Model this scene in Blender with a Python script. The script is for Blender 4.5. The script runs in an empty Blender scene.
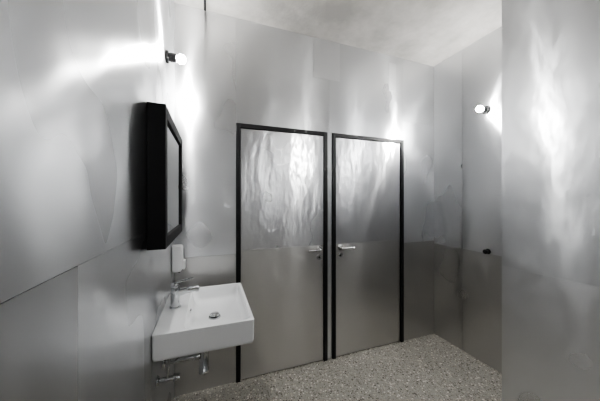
import bpy, bmesh, math, random
from mathutils import Vector, Matrix
random.seed(4)
scene = bpy.context.scene
coll = scene.collection

# ------------------------------------------------------------ room numbers (metres)
H = 2.93; CAMH = 1.46
XL = -0.25; XR = 2.31; YB = 2.045
XP = 1.73; YP = 1.03; YF = -1.6

# ------------------------------------------------------------ materials
def new_mat(name):
    m = bpy.data.materials.new(name); m.use_nodes = True
    nt = m.node_tree; b = nt.nodes['Principled BSDF']
    return m, nt, b

def simple(name, col, rough=0.5, metal=0.0, coat=0.0, emis=None, es=0):
    m, nt, b = new_mat(name)
    b.inputs['Base Color'].default_value = (*col, 1)
    b.inputs['Roughness'].default_value = rough
    b.inputs['Metallic'].default_value = metal
    b.inputs['Coat Weight'].default_value = coat
    if emis:
        b.inputs['Emission Color'].default_value = (*emis, 1)
        b.inputs['Emission Strength'].default_value = es
    # subtle procedural roughness variation
    n = nt.nodes.new('ShaderNodeTexNoise'); n.inputs['Scale'].default_value = 25
    mr = nt.nodes.new('ShaderNodeMapRange')
    mr.inputs['To Min'].default_value = max(0, rough-0.03); mr.inputs['To Max'].default_value = min(1, rough+0.05)
    nt.links.new(n.outputs['Fac'], mr.inputs['Value']); nt.links.new(mr.outputs['Result'], b.inputs['Roughness'])
    return m

def sheet_mat(name, base, rough, seed, tang=(0, 0, 1), wave=.5, sharp=.4, srough=.27, ripple=.12, big_w=None, stretch=(1, 1, .8), med_s=7, var=.06):
    """thin metal cladding: a hazy lobe and a sharper rolled-grain lobe on gently buckled sheet"""
    if big_w is None: big_w = wave
    m, nt, b = new_mat(name)
    L = nt.links.new; N = nt.nodes.new
    tc = N('ShaderNodeTexCoord')
    off = N('ShaderNodeVectorMath'); off.operation = 'ADD'
    off.inputs[1].default_value = (seed*3.7, seed*5.1, seed*2.3)
    L(tc.outputs['Object'], off.inputs[0])
    def noise(sc, scale, detail=2, rough_=0.5):
        mp = N('ShaderNodeMapping'); mp.inputs['Scale'].default_value = sc
        L(off.outputs[0], mp.inputs['Vector'])
        n = N('ShaderNodeTexNoise'); n.inputs['Scale'].default_value = scale
        n.inputs['Detail'].default_value = detail; n.inputs['Roughness'].default_value = rough_
        L(mp.outputs[0], n.inputs['Vector']); return n
    big = noise((1, 1, .6), 2.2, 0)
    med = noise(stretch, med_s, .6)
    fin = noise((1, 1, .6), 20, 1)
    cloud = noise((1, 1, .7), 2.0, 2, .5)
    mix = N('ShaderNodeMixRGB'); mix.inputs[1].default_value = (*[c*(1-var) for c in base], 1)
    mix.inputs[2].default_value = (*[min(1, c*(1+var*.5)) for c in base], 1)
    cr = N('ShaderNodeMapRange'); cr.inputs['From Min'].default_value = .2; cr.inputs['From Max'].default_value = .8
    L(cloud.outputs['Fac'], cr.inputs['Value'])
    L(cr.outputs['Result'], mix.inputs[0])
    mr = N('ShaderNodeMapRange'); mr.inputs['From Min'].default_value = .2; mr.inputs['From Max'].default_value = .8
    mr.inputs['To Min'].default_value = rough-.05; mr.inputs['To Max'].default_value = rough+.05
    L(cloud.outputs['Fac'], mr.inputs['Value'])
    tg = N('ShaderNodeCombineXYZ')
    for i in range(3): tg.inputs[i].default_value = tang[i]
    def bump(n, dist, prev=None):
        bp = N('ShaderNodeBump'); bp.inputs['Distance'].default_value = dist; bp.inputs['Strength'].default_value = 1
        L(n.outputs['Fac'], bp.inputs['Height'])
        if prev: L(prev.outputs[0], bp.inputs['Normal'])
        return bp
    b1 = bump(big, .05*big_w); b2 = bump(med, .009*wave, b1); b3 = bump(fin, .0012*ripple, b2)
    s = N('ShaderNodeBsdfPrincipled')
    for q in (b, s):
        L(mix.outputs[0], q.inputs['Base Color']); q.inputs['Metallic'].default_value = 1
        L(tg.outputs[0], q.inputs['Tangent']); L(b3.outputs[0], q.inputs['Normal'])
    L(mr.outputs['Result'], b.inputs['Roughness']); b.inputs['Anisotropic'].default_value = .5
    s.inputs['Roughness'].default_value = srough; s.inputs['Anisotropic'].default_value = 1.0
    ms = N('ShaderNodeMixShader'); ms.inputs[0].default_value = sharp
    L(b.outputs[0], ms.inputs[1]); L(s.outputs[0], ms.inputs[2])
    L(ms.outputs[0], nt.nodes['Material Output'].inputs['Surface'])
    return m

M_UP = [sheet_mat('galvanised_sheet_a', (.79, .80, .815), .30, 1, wave=.4),
        sheet_mat('galvanised_sheet_b', (.83, .84, .855), .29, 2, wave=.4),
        sheet_mat('galvanised_sheet_c', (.76, .77, .785), .30, 3, wave=.4),
        sheet_mat('galvanised_sheet_dark', (.68, .675, .665), .31, 4, wave=.35, sharp=.45, srough=.25),
        sheet_mat('galvanised_sheet_bright', (.93, .935, .93), .36, 5),
        sheet_mat('galvanised_sheet_long_a', (.765, .775, .79), .28, 9, wave=.75, big_w=.12, ripple=.05, sharp=.62, srough=.275, med_s=5, stretch=(1, 1, 1.2)),
        sheet_mat('galvanised_sheet_long_b', (.73, .74, .755), .30, 10, wave=.4, big_w=.3, ripple=.1, sharp=.5, srough=.27),
        sheet_mat('galvanised_sheet_partition', (.74, .75, .765), .32, 12, wave=.38, big_w=.12, ripple=.5, sharp=.4, srough=.24, med_s=7)]
M_DOORUP = sheet_mat('door_sheet_wavy', (.75, .755, .765), .30, 7, wave=.45, sharp=.5, srough=.20, ripple=1.5, big_w=.25, stretch=(1.3, 1, .35), var=.04)
M_DOORLO = sheet_mat('door_sheet_lower', (.70, .695, .68), .31, 8, wave=.3, sharp=.45, var=.04)
M_BLACK = simple('black_lacquer', (.012, .012, .013), .4)
M_MATTBLACK = simple('matt_black_frame', (.010, .010, .011), .55)
M_CHROME = simple('chrome', (.60, .61, .62), .08, 1)
M_STEEL = simple('brushed_steel', (.62, .62, .62), .25, 1)
M_CERAMIC = simple('white_ceramic', (.86, .87, .88), .12, 0, .4)
M_PLASTIC = simple('white_plastic', (.85, .85, .85), .3)
M_GLASS = simple('mirror_glass', (.80, .82, .82), .02, 1)
M_BULB = simple('glowing_bulb', (1, 1, 1), .3, 0, 0, (1, .99, .97), 480)
M_DARK = simple('drain_dark', (.03, .03, .03), .5)

def concrete():
    m, nt, b = new_mat('concrete_ceiling'); L = nt.links.new; N = nt.nodes.new
    tc = N('ShaderNodeTexCoord')
    n = N('ShaderNodeTexNoise'); n.inputs['Scale'].default_value = 2.0; n.inputs['Detail'].default_value = 8; n.inputs['Roughness'].default_value = .62
    L(tc.outputs['Object'], n.inputs['Vector'])
    r = N('ShaderNodeValToRGB'); r.color_ramp.elements[0].position = .34; r.color_ramp.elements[1].position = .62
    r.color_ramp.elements[0].color = (.36, .35, .33, 1); r.color_ramp.elements[1].color = (.55, .535, .51, 1)
    L(n.outputs['Fac'], r.inputs[0]); L(r.outputs[0], b.inputs['Base Color']); b.inputs['Roughness'].default_value = .85
    n2 = N('ShaderNodeTexNoise'); n2.inputs['Scale'].default_value = 12; n2.inputs['Detail'].default_value = 5
    L(tc.outputs['Object'], n2.inputs['Vector'])
    bp = N('ShaderNodeBump'); bp.inputs['Distance'].default_value = .008; L(n2.outputs['Fac'], bp.inputs['Height']); L(bp.outputs[0], b.inputs['Normal'])
    return m
def terrazzo():
    m, nt, b = new_mat('terrazzo_floor'); L = nt.links.new; N = nt.nodes.new
    tc = N('ShaderNodeTexCoord')
    def chips(scale, lo, hi, cols, prev):
        v = N('ShaderNodeTexVoronoi'); v.inputs['Scale'].default_value = scale
        L(tc.outputs['Object'], v.inputs['Vector'])
        sep = N('ShaderNodeSeparateColor'); L(v.outputs['Color'], sep.inputs[0])
        ramp = N('ShaderNodeValToRGB'); ramp.color_ramp.interpolation = 'CONSTANT'
        e = ramp.color_ramp.elements; e[0].color = (*cols[0], 1); e[1].position = 1/len(cols); e[1].color = (*cols[1], 1)
        for i, c in enumerate(cols[2:]):
            k = e.new((i+2)/len(cols)); k.color = (*c, 1)
        L(sep.outputs[0], ramp.inputs[0])
        mr = N('ShaderNodeMapRange'); mr.inputs['From Min'].default_value = hi; mr.inputs['From Max'].default_value = lo
        L(v.outputs['Distance'], mr.inputs['Value'])
        gt = N('ShaderNodeMath'); gt.operation = 'GREATER_THAN'; gt.inputs[1].default_value = .5; L(sep.outputs[1], gt.inputs[0])
        mu = N('ShaderNodeMath'); mu.operation = 'MULTIPLY'; L(mr.outputs[0], mu.inputs[0]); L(gt.outputs[0], mu.inputs[1])
        mx = N('ShaderNodeMixRGB'); L(mu.outputs[0], mx.inputs[0]); L(prev, mx.inputs[1]); L(ramp.outputs[0], mx.inputs[2])
        return mx.outputs[0]
    n = N('ShaderNodeTexNoise'); n.inputs['Scale'].default_value = 5; L(tc.outputs['Object'], n.inputs['Vector'])
    base = N('ShaderNodeMixRGB'); base.inputs[1].default_value = (.33, .318, .285, 1); base.inputs[2].default_value = (.40, .386, .35, 1)
    L(n.outputs['Fac'], base.inputs[0])
    c1 = chips(130, .38, .46, [(.17, .16, .135), (.60, .58, .53), (.10, .09, .08), (.48, .44, .37)], base.outputs[0])
    c2 = chips(60, .36, .43, [(.67, .65, .59), (.11, .10, .085), (.50, .46, .40), (.20, .185, .16), (.70, .68, .63)], c1)
    L(c2, b.inputs['Base Color']); b.inputs['Roughness'].default_value = .45
    return m
M_CONC = concrete(); M_TERR = terrazzo()

# ------------------------------------------------------------ geometry helpers
def obj_from_bm(name, bm, mats, parent=None, smooth=False, bevel=0):
    bmesh.ops.recalc_face_normals(bm, faces=bm.faces)
    me = bpy.data.meshes.new(name); bm.to_mesh(me); bm.free()
    for m in mats: me.materials.append(m)
    o = bpy.data.objects.new(name, me); coll.objects.link(o)
    if parent: o.parent = parent
    if smooth:
        for p in me.polygons: p.use_smooth = True
    if bevel:
        md = o.modifiers.new('bevel', 'BEVEL'); md.width = bevel; md.segments = 3; md.limit_method = 'ANGLE'; md.angle_limit = math.radians(40)
        if smooth: pass
    return o
def addbox(bm, x0, x1, y0, y1, z0, z1, mi=0):
    vs = [bm.verts.new((x, y, z)) for x in (x0, x1) for y in (y0, y1) for z in (z0, z1)]
    for f in [(0, 1, 3, 2), (4, 6, 7, 5), (0, 4, 5, 1), (2, 3, 7, 6), (0, 2, 6, 4), (1, 5, 7, 3)]:
        fc = bm.faces.new([vs[i] for i in f]); fc.material_index = mi
def box(name, dims, mat, parent=None, bevel=0):
    bm = bmesh.new(); addbox(bm, *dims); return obj_from_bm(name, bm, [mat], parent, False, bevel)
def cyl(name, p0, p1, r0, r1, mat, parent=None, seg=32, rings=None, smooth=True):
    """lathe along p0->p1. rings: list of (t, r)"""
    p0 = Vector(p0); p1 = Vector(p1); d = (p1-p0); a = d.normalized()
    u = a.orthogonal().normalized(); v = a.cross(u)
    rings = rings or [(0, r0), (1, r1)]
    bm = bmesh.new(); rs = []
    for t, r in rings:
        c = p0+d*t
        if r < 1e-5: rs.append([bm.verts.new(c)])
        else: rs.append([bm.verts.new(c+u*math.cos(2*math.pi*i/seg)*r+v*math.sin(2*math.pi*i/seg)*r) for i in range(seg)])
    for A, B in zip(rs, rs[1:]):
        for i in range(seg):
            j = (i+1) % seg
            if len(A) == 1: bm.faces.new([A[0], B[i], B[j]])
            elif len(B) == 1: bm.faces.new([A[i], A[j], B[0]])
            else: bm.faces.new([A[i], A[j], B[j], B[i]])
    if len(rs[0]) > 1: bm.faces.new(rs[0][::-1])
    if len(rs[-1]) > 1: bm.faces.new(rs[-1])
    o = obj_from_bm(name, bm, [mat], parent, False)
    if smooth:
        for p in o.data.polygons: p.use_smooth = len(p.vertices) < 8
        md = o.modifiers.new('bev', 'BEVEL'); md.width = min(.0015, max(r0, r1, .004)*.2); md.segments = 2; md.limit_method = 'ANGLE'; md.angle_limit = math.radians(50)
    return o
def tube(name, pts, r, mat, parent=None):
    cu = bpy.data.curves.new(name, 'CURVE'); cu.dimensions = '3D'; cu.bevel_depth = r; cu.bevel_resolution = 6; cu.use_fill_caps = True
    # round corners
    P = [Vector(p) for p in pts]; out = [P[0]]
    for i in range(1, len(P)-1):
        a, b, c = P[i-1], P[i], P[i+1]
        k = min(r*2.2, (a-b).length*.45, (c-b).length*.45)
        s = b+(a-b).normalized()*k; e = b+(c-b).normalized()*k
        for t in [0, .2, .4, .6, .8, 1]:
            out.append(s*(1-t)**2+b*2*t*(1-t)+e*t*t)
    out.append(P[-1])
    sp = cu.splines.new('POLY'); sp.points.add(len(out)-1)
    for q, p in zip(sp.points, out): q.co = (*p, 1)
    sp.use_smooth = True
    cu.materials.append(mat)
    o = bpy.data.objects.new(name, cu); coll.objects.link(o)
    dg = bpy.context.evaluated_depsgraph_get(); me = bpy.data.meshes.new_from_object(o.evaluated_get(dg))
    bpy.data.objects.remove(o); o = bpy.data.objects.new(name, me); coll.objects.link(o)
    if parent: o.parent = parent
    return o
def empty(name):
    o = bpy.data.objects.new(name, None); coll.objects.link(o); return o
def rrect(x0, x1, y0, y1, r, z, n=8):
    pts = []
    for cx, cy, a0 in [(x1-r, y1-r, 0), (x0+r, y1-r, 90), (x0+r, y0+r, 180), (x1-r, y0+r, 270)]:
        for i in range(n+1):
            a = math.radians(a0+90*i/n); pts.append((cx+r*math.cos(a), cy+r*math.sin(a), z))
    return pts
def loft(bm, rings, mi=0, cap0=True, cap1=True):
    R = [[bm.verts.new(p) for p in r] for r in rings]; n = len(R[0])
    for A, B in zip(R, R[1:]):
        for i in range(n):
            j = (i+1) % n; f = bm.faces.new([A[i], A[j], B[j], B[i]]); f.material_index = mi; f.smooth = True
    if cap0: bm.faces.new(R[0][::-1])
    if cap1: bm.faces.new(R[-1])

# ------------------------------------------------------------ room shell
G = .0008
def wall(name, core, sheets):
    """core: boxes of structure; sheets: list of (dims, material index)"""
    bm = bmesh.new()
    for c in core: addbox(bm, *c, 2)
    for d, mi in sheets: addbox(bm, *d, mi)
    return obj_from_bm(name, bm, M_UP)

# floor and ceiling
box('floor', (XL-.1, XR+.1, YF-.1, YB+.15, -.1, 0), M_TERR)
box('ceiling', (XL-.1, XR+.1, YF-.1, YB+.15, H, H+.12), M_CONC)

# left wall : sheets with seam at 1.33 m
t = .003
ls = []
ys = [YF, -.6, .62, YB-.001]
for i in range(3):
    tt = t+.0006*(i % 2)
    ls.append(((XL-t, XL-t+tt, ys[i]+G, ys[i+1]-G, .0, 1.33-G*2), [6, 6, 5][i]))
for i in range(2):
    y0, y1 = [(YF, -.6), (-.6, YB-.001)][i]
    ls.append(((XL-t, XL-t+t+.001, y0+G, y1-G, 1.33, H), 5))
wall('wall_left', [(XL-.1, XL-t, YF-.1, YB+.12, 0, H)], ls)

# door geometry
DH = 2.083
D1 = (.196, 1.008); D2 = (1.059, 1.882)
core = [(XL, D1[0], YB+t, YB+.12, 0, H), (D1[1], D2[0], YB+t, YB+.12, 0, H), (D2[1], XR+.1, YB+t, YB+.12, 0, H),
        (D1[0], D1[1], YB+t, YB+.12, DH, H), (D2[0], D2[1], YB+t, YB+.12, DH, H)]
def bs(x0, x1, z0, z1, mi, th=.003): return ((x0+G, x1-G, YB+t-th, YB+t, z0+G, z1-G), mi)
sh = [bs(XL, D1[0], 0, 1.03, 3), bs(XL, D1[0], 1.03, H, 1, .004),
      bs(D1[1], D2[0], 0, DH, 2),
      bs(D1[0], D1[1]+.02, DH, H, 0), bs(D1[1]+.02, D2[1], DH, H, 2, .004),
      bs(D2[1], XR, 0, 1.02, 3), bs(D2[1], XR, 1.02, 2.28, 1, .004), bs(D2[1], XR, 2.28, H, 0),
      bs(.87, 1.14, 2.57, H, 1, .006), bs(1.70, 1.79, 2.57, 2.86, 1, .006)]  # two small lighter sheets stand in for bright reflections high on the wall
wall('wall_back', core, sh)

# right wall
sr = []
for i, (y0, y1) in enumerate([(YP, 1.72), (1.72, YB)]):
    for (z0, z1, mi) in [(0, .99, 3), (.99, H, [0, 1][i])]:
        sr.append(((XR+.001-.001*(mi != 3), XR+t, y0+G, y1-G, z0+G, z1-G), mi))
wall('wall_right', [(XR+t, XR+.1, YP-.3, YB+.12, 0, H)], sr)
# partition block in foreground right
wall('wall_partition', [(XP+t, XR+.1, YF-.1, YP-t, 0, H)],
     [((XP, XP+t, YF, .2, 0, H), 7), ((XP, XP+t, .2+2*G, YP, 1.05, H), 7), ((XP+.0008, XP+t, .2+2*G, YP, 0, 1.05-G*2), 2),
      ((XP+t, XR, YP-t, YP, 0, H), 2)])
wall('wall_front', [(XL-.1, XR+.1, YF-.1, YF, 0, H)], [((XL, .8, YF, YF+t, 0, H), 0), ((.803, XP, YF, YF+t, 0, H), 2)])

# ------------------------------------------------------------ doors
def door(idx, x0, x1, hinge_left):
    root = empty('door_%d' % idx)
    fw = .034
    bm = bmesh.new()
    y0, y1 = YB-.014, YB+.06
    addbox(bm, x0, x0+fw, y0, y1, 0, DH); addbox(bm, x1-fw, x1, y0, y1, 0, DH); addbox(bm, x0+fw, x1-fw, y0, y1, DH-fw, DH)
    obj_from_bm('frame', bm, [M_BLACK], root, False, .002)
    a, b = x0+fw+.004, x1-fw-.004
    box('leaf', (a, b, YB+.004, YB+.045, .008, DH-fw-.004), M_UP[2], root)
    box('lower_sheet', (a, b, YB+.0005, YB+.004, .008, 1.055), M_DOORLO, root)
    box('upper_sheet', (a, b, YB-.0010, YB+.004, 1.056, DH-fw-.004), M_DOORUP, root)
    s = -1 if hinge_left else 1
    hx = (x1-.08) if hinge_left else (x0+.084)
    hz = 1.02
    yf = YB-.0005
    cyl('rose', (hx, yf, hz), (hx, yf-.010, hz), .026, .026, M_STEEL, root)
    cyl('key_rose', (hx, yf, hz-.072), (hx, yf-.008, hz-.072), .026, .026, M_STEEL, root)
    cyl('key_cylinder', (hx, yf-.006, hz-.072), (hx, yf-.011, hz-.072), .009, .009, M_DARK, root)
    tube('lever', [(hx, yf-.008, hz), (hx, yf-.052, hz), (hx+s*.125, yf-.052, hz)], .0095, M_STEEL, root)
    return root
door(1, *D1, True); door(2, *D2, False)

# ------------------------------------------------------------ washbasin
sx0, sx1, sy0, sy1, zt, zb = XL+.001, .215, 1.272, 1.882, .85, .724
basin = empty('washbasin')
bm = bmesh.new()
rings = [rrect(sx0+.02, sx1-.02, sy0+.02, sy1-.02, .02, zb),
         rrect(sx0+.0, sx1-.006, sy0+.005, sy1-.005, .014, zb+.004),
         rrect(sx0, sx1-.002, sy0+.002, sy1-.002, .012, zb+.02),
         rrect(sx0, sx1, sy0, sy1, .012, zt-.004),
         rrect(sx0+.0, sx1-.0015, sy0+.0015, sy1-.0015, .012, zt-.001),
         rrect(sx0+.004, sx1-.004, sy0+.004, sy1-.004, .012, zt),
         rrect(sx0+.128, sx1-.016, sy0+.016, sy1-.016, .03, zt),
         rrect(sx0+.131, sx1-.019, sy0+.019, sy1-.019, .03, zt-.003),
         rrect(sx0+.138, sx1-.024, sy0+.026, sy1-.026, .035, zt-.03),
         rrect(sx0+.148, sx1-.032, sy0+.036, sy1-.036, .04, zt-.065),
         rrect(sx0+.165, sx1-.05, sy0+.06, sy1-.06, .045, zt-.082),
         rrect(sx0+.20, sx1-.09, sy0+.12, sy1-.12, .05, zt-.090),
         rrect(sx0+.27, sx1-.15, sy0+.26, sy1-.26, .02, zt-.094)]
loft(bm, rings)
o = obj_from_bm('bowl', bm, [M_CERAMIC], basin)
for p in o.data.polygons: p.use_smooth = True
md = o.modifiers.new('wn', 'WEIGHTED_NORMAL')
dx, dy = sx0+.295, (sy0+sy1)/2
cyl('drain_ring', (dx-.02, dy, zt-.094), (dx-.02, dy, zt-.086), .036, .034, M_CHROME, basin)
cyl('drain_plug', (dx-.02, dy, zt-.086), (dx-.02, dy, zt-.068), 0, 0, M_CHROME, basin, rings=[(0, .022), (.5, .029), (.9, .023), (1, 0)])
cyl('overflow_ring', (sx0+.139, dy, zt-.035), (sx0+.146, dy, zt-.036), .014, .012, M_CHROME, basin)

# faucet
fa = empty('basin_faucet')
fx, fy = sx0+.062, dy-.005
cyl('base', (fx, fy, zt), (fx, fy, zt+.006), .030, .029, M_CHROME, fa)
cyl('body', (fx, fy, zt+.006), (fx, fy, zt+.115), .0, .0, M_CHROME, fa, rings=[(0, .025), (.85, .024), (1, .024)])
cyl('cap', (fx, fy, zt+.117), (fx, fy, zt+.140), .0, .0, M_CHROME, fa, rings=[(0, .024), (.7, .023), (.95, .018), (1, 0)])
bm = bmesh.new()
def prism(bm, secs):
    R = []
    for (x, z, hw, hh) in secs:
        R.append([bm.verts.new((x, fy+a*hw, z+b*hh)) for a, b in ((-1, -1), (1, -1), (1, 1), (-1, 1))])
    for A, B in zip(R, R[1:]):
        for i in range(4): bm.faces.new([A[i], A[(i+1) % 4], B[(i+1) % 4], B[i]])
    bm.faces.new(R[0][::-1]); bm.faces.new(R[-1])
prism(bm, [(fx+.005, zt+.080, .018, .021), (fx+.06, zt+.090, .016, .016), (fx+.128, zt+.096, .015, .012)])
obj_from_bm('spout', bm, [M_CHROME], fa, False, .004)
cyl('aerator', (fx+.115, fy, zt+.090), (fx+.115, fy, zt+.077), .0105, .0105, M_CHROME, fa)
bm = bmesh.new()
prism(bm, [(fx-.012, zt+.140, .012, .005), (fx+.03, zt+.146, .011, .005), (fx+.095, zt+.158, .008, .004)])
obj_from_bm('lever', bm, [M_CHROME], fa, False, .003)

# trap, pipes and valves below the basin
tr = empty('basin_trap')
tx = dx-.08; ty = dy
cyl('tailpiece', (tx, ty, zb-.001), (tx, ty, .56), .016, .016, M_CHROME, tr)
cyl('collar', (tx, ty, .60), (tx, ty, .57), .024, .024, M_CHROME, tr)
cyl('bottle', (tx, ty, .575), (tx, ty, .435), 0, 0, M_CHROME, tr, rings=[(0, .024), (.08, .026), (.80, .026), (.82, .029), (.95, .029), (1, .022)])
tube('outlet', [(tx-.02, ty, .545), (XL+.004, ty, .545)], .016, M_CHROME, tr)
cyl('collar_b', (tx-.028, ty, .545), (tx-.055, ty, .545), .022, .022, M_CHROME, tr)
cyl('escutcheon', (XL+.001, ty, .545), (XL+.014, ty, .545), .036, .024, M_CHROME, tr)
for k, yy in enumerate((1.40, 1.72)):
    n = '_%d' % (k+1)
    cyl('valve_rosette'+n, (XL+.001, yy, .56), (XL+.010, yy, .56), .026, .02, M_CHROME, tr)
    cyl('valve_body'+n, (XL+.01, yy, .56), (XL+.075, yy, .56), .011, .011, M_CHROME, tr)
    cyl('valve_knob'+n, (XL+.075, yy, .56), (XL+.105, yy, .56), .018, .016, M_CHROME, tr, seg=12)
    tube('hose'+n, [(XL+.05, yy, .565), (XL+.05, yy, .62), (fx, fy+(-.03 if k == 0 else .03), zb-.006)], .006, M_STEEL, tr)

# ------------------------------------------------------------ mirror
mi_ = empty('wall_mirror')
mx0, mx1, my0, my1, mz0, mz1 = XL+.001, -.178, 1.185, 1.86, 1.252, 1.872
fw = .05
bm = bmesh.new()
for d in [(my0, my0+fw, mz0, mz1), (my1-fw, my1, mz0, mz1), (my0+fw, my1-fw, mz0, mz0+fw), (my0+fw, my1-fw, mz1-fw, mz1)]:
    addbox(bm, mx0, mx1, d[0], d[1], d[2], d[3])
obj_from_bm('frame', bm, [M_MATTBLACK], mi_, False, .0015)
box('backing', (mx0+.01, mx1-.016, my0+fw, my1-fw, mz0+fw, mz1-fw), M_MATTBLACK, mi_)
box('glass', (mx1-.0155, mx1-.009, my0+fw+.001, my1-fw-.001, mz0+fw+.001, mz1-fw-.001), M_GLASS, mi_)

# ------------------------------------------------------------ soap dispenser
sd = empty('soap_dispenser')
bm = bmesh.new()
sy, sz0, sz1 = 1.93, .965, 1.145
loft(bm, [rrect(XL+.001, XL+.058, sy-.036, sy+.036, .012, sz0),
          rrect(XL+.001, XL+.070, sy-.040, sy+.040, .014, sz0+.02),
          rrect(XL+.001, XL+.074, sy-.041, sy+.041, .014, sz0+.10),
          rrect(XL+.001, XL+.068, sy-.040, sy+.040, .014, sz1-.01),
          rrect(XL+.001, XL+.060, sy-.036, sy+.036, .014, sz1)])
obj_from_bm('housing', bm, [M_PLASTIC], sd)
box('push_plate', (XL+.069, XL+.084, sy-.028, sy+.028, sz0+.012, sz0+.075), M_PLASTIC, sd, .004)
cyl('nozzle', (XL+.045, sy, sz0+.002), (XL+.045, sy, sz0-.015), .007, .005, M_MATTBLACK, sd)
box('window', (XL+.0735, XL+.076, sy-.006, sy+.006, sz0+.09, sz1-.025), M_DARK, sd)

# ------------------------------------------------------------ wall lamps
def lamp(x, y, z, s, name='wall_lamp'):
    r = empty(name)
    cyl('base', (x, y, z), (x+s*.014, y, z), .036, .034, M_BLACK, r)
    cyl('socket', (x+s*.014, y, z), (x+s*.058, y, z), 0, 0, M_BLACK, r, rings=[(0, .022), (.3, .026), (1, .024)])
    R = .026; c = .082
    rg = []
    for i in range(17):
        a = math.pi*i/16
        rg.append(((1-math.cos(a))/2, max(math.sin(a)*R, 0.0 if i in (0, 16) else .001)))
    b = cyl('bulb', (x+s*(c-R+.004), y, z), (x+s*(c+R), y, z), 0, 0, M_BULB, r, rings=rg)
    b.modifiers.clear()
    return r
lamp(XL+.0015, 1.67, 2.325, 1)
lamp(XR-.0005, 1.50, 2.265, -1)
lamp(XP-.001, -.50, 2.30, -1)  # unseen lamp behind the camera, added for fill and door streaks

# conduit along the ceiling
cd = empty('ceiling_conduit')
tube('pipe', [(-.037, YF+.02, H-.012), (-.037, YB-.02, H-.012)], .008, M_MATTBLACK, cd)
for yy in (-.8, .2, 1.1, 1.9):
    box('clip', (-.052, -.022, yy-.008, yy+.008, H-.022, H-.0005), M_MATTBLACK, cd, .002)

# small black knob on the right wall
kb = empty('wall_knob')
cyl('plate', (XR-.0005, 1.483, 1.01), (XR-.006, 1.483, 1.01), .024, .024, M_BLACK, kb)
cyl('knob', (XR-.006, 1.483, 1.01), (XR-.045, 1.483, 1.01), 0, 0, M_BLACK, kb, rings=[(0, .009), (.4, .009), (.6, .02), (.9, .02), (1, .012)])

# ------------------------------------------------------------ camera, world
w = bpy.data.worlds.new('world'); scene.world = w; w.use_nodes = True
w.node_tree.nodes['Background'].inputs[0].default_value = (.5, .5, .5, 1)
w.node_tree.nodes['Background'].inputs[1].default_value = .1
cam = bpy.data.cameras.new('camera'); co = bpy.data.objects.new('camera', cam); coll.objects.link(co)
cam.sensor_width = 36; cam.lens = 36*247/600; cam.clip_start = .02
co.location = (0, 0, CAMH); co.rotation_euler = (math.radians(90), 0, math.radians(-20))
scene.camera = co
scene.view_settings.view_transform = 'AgX'
scene.view_settings.look = 'AgX - High Contrast'
scene.view_settings.exposure = 0.85
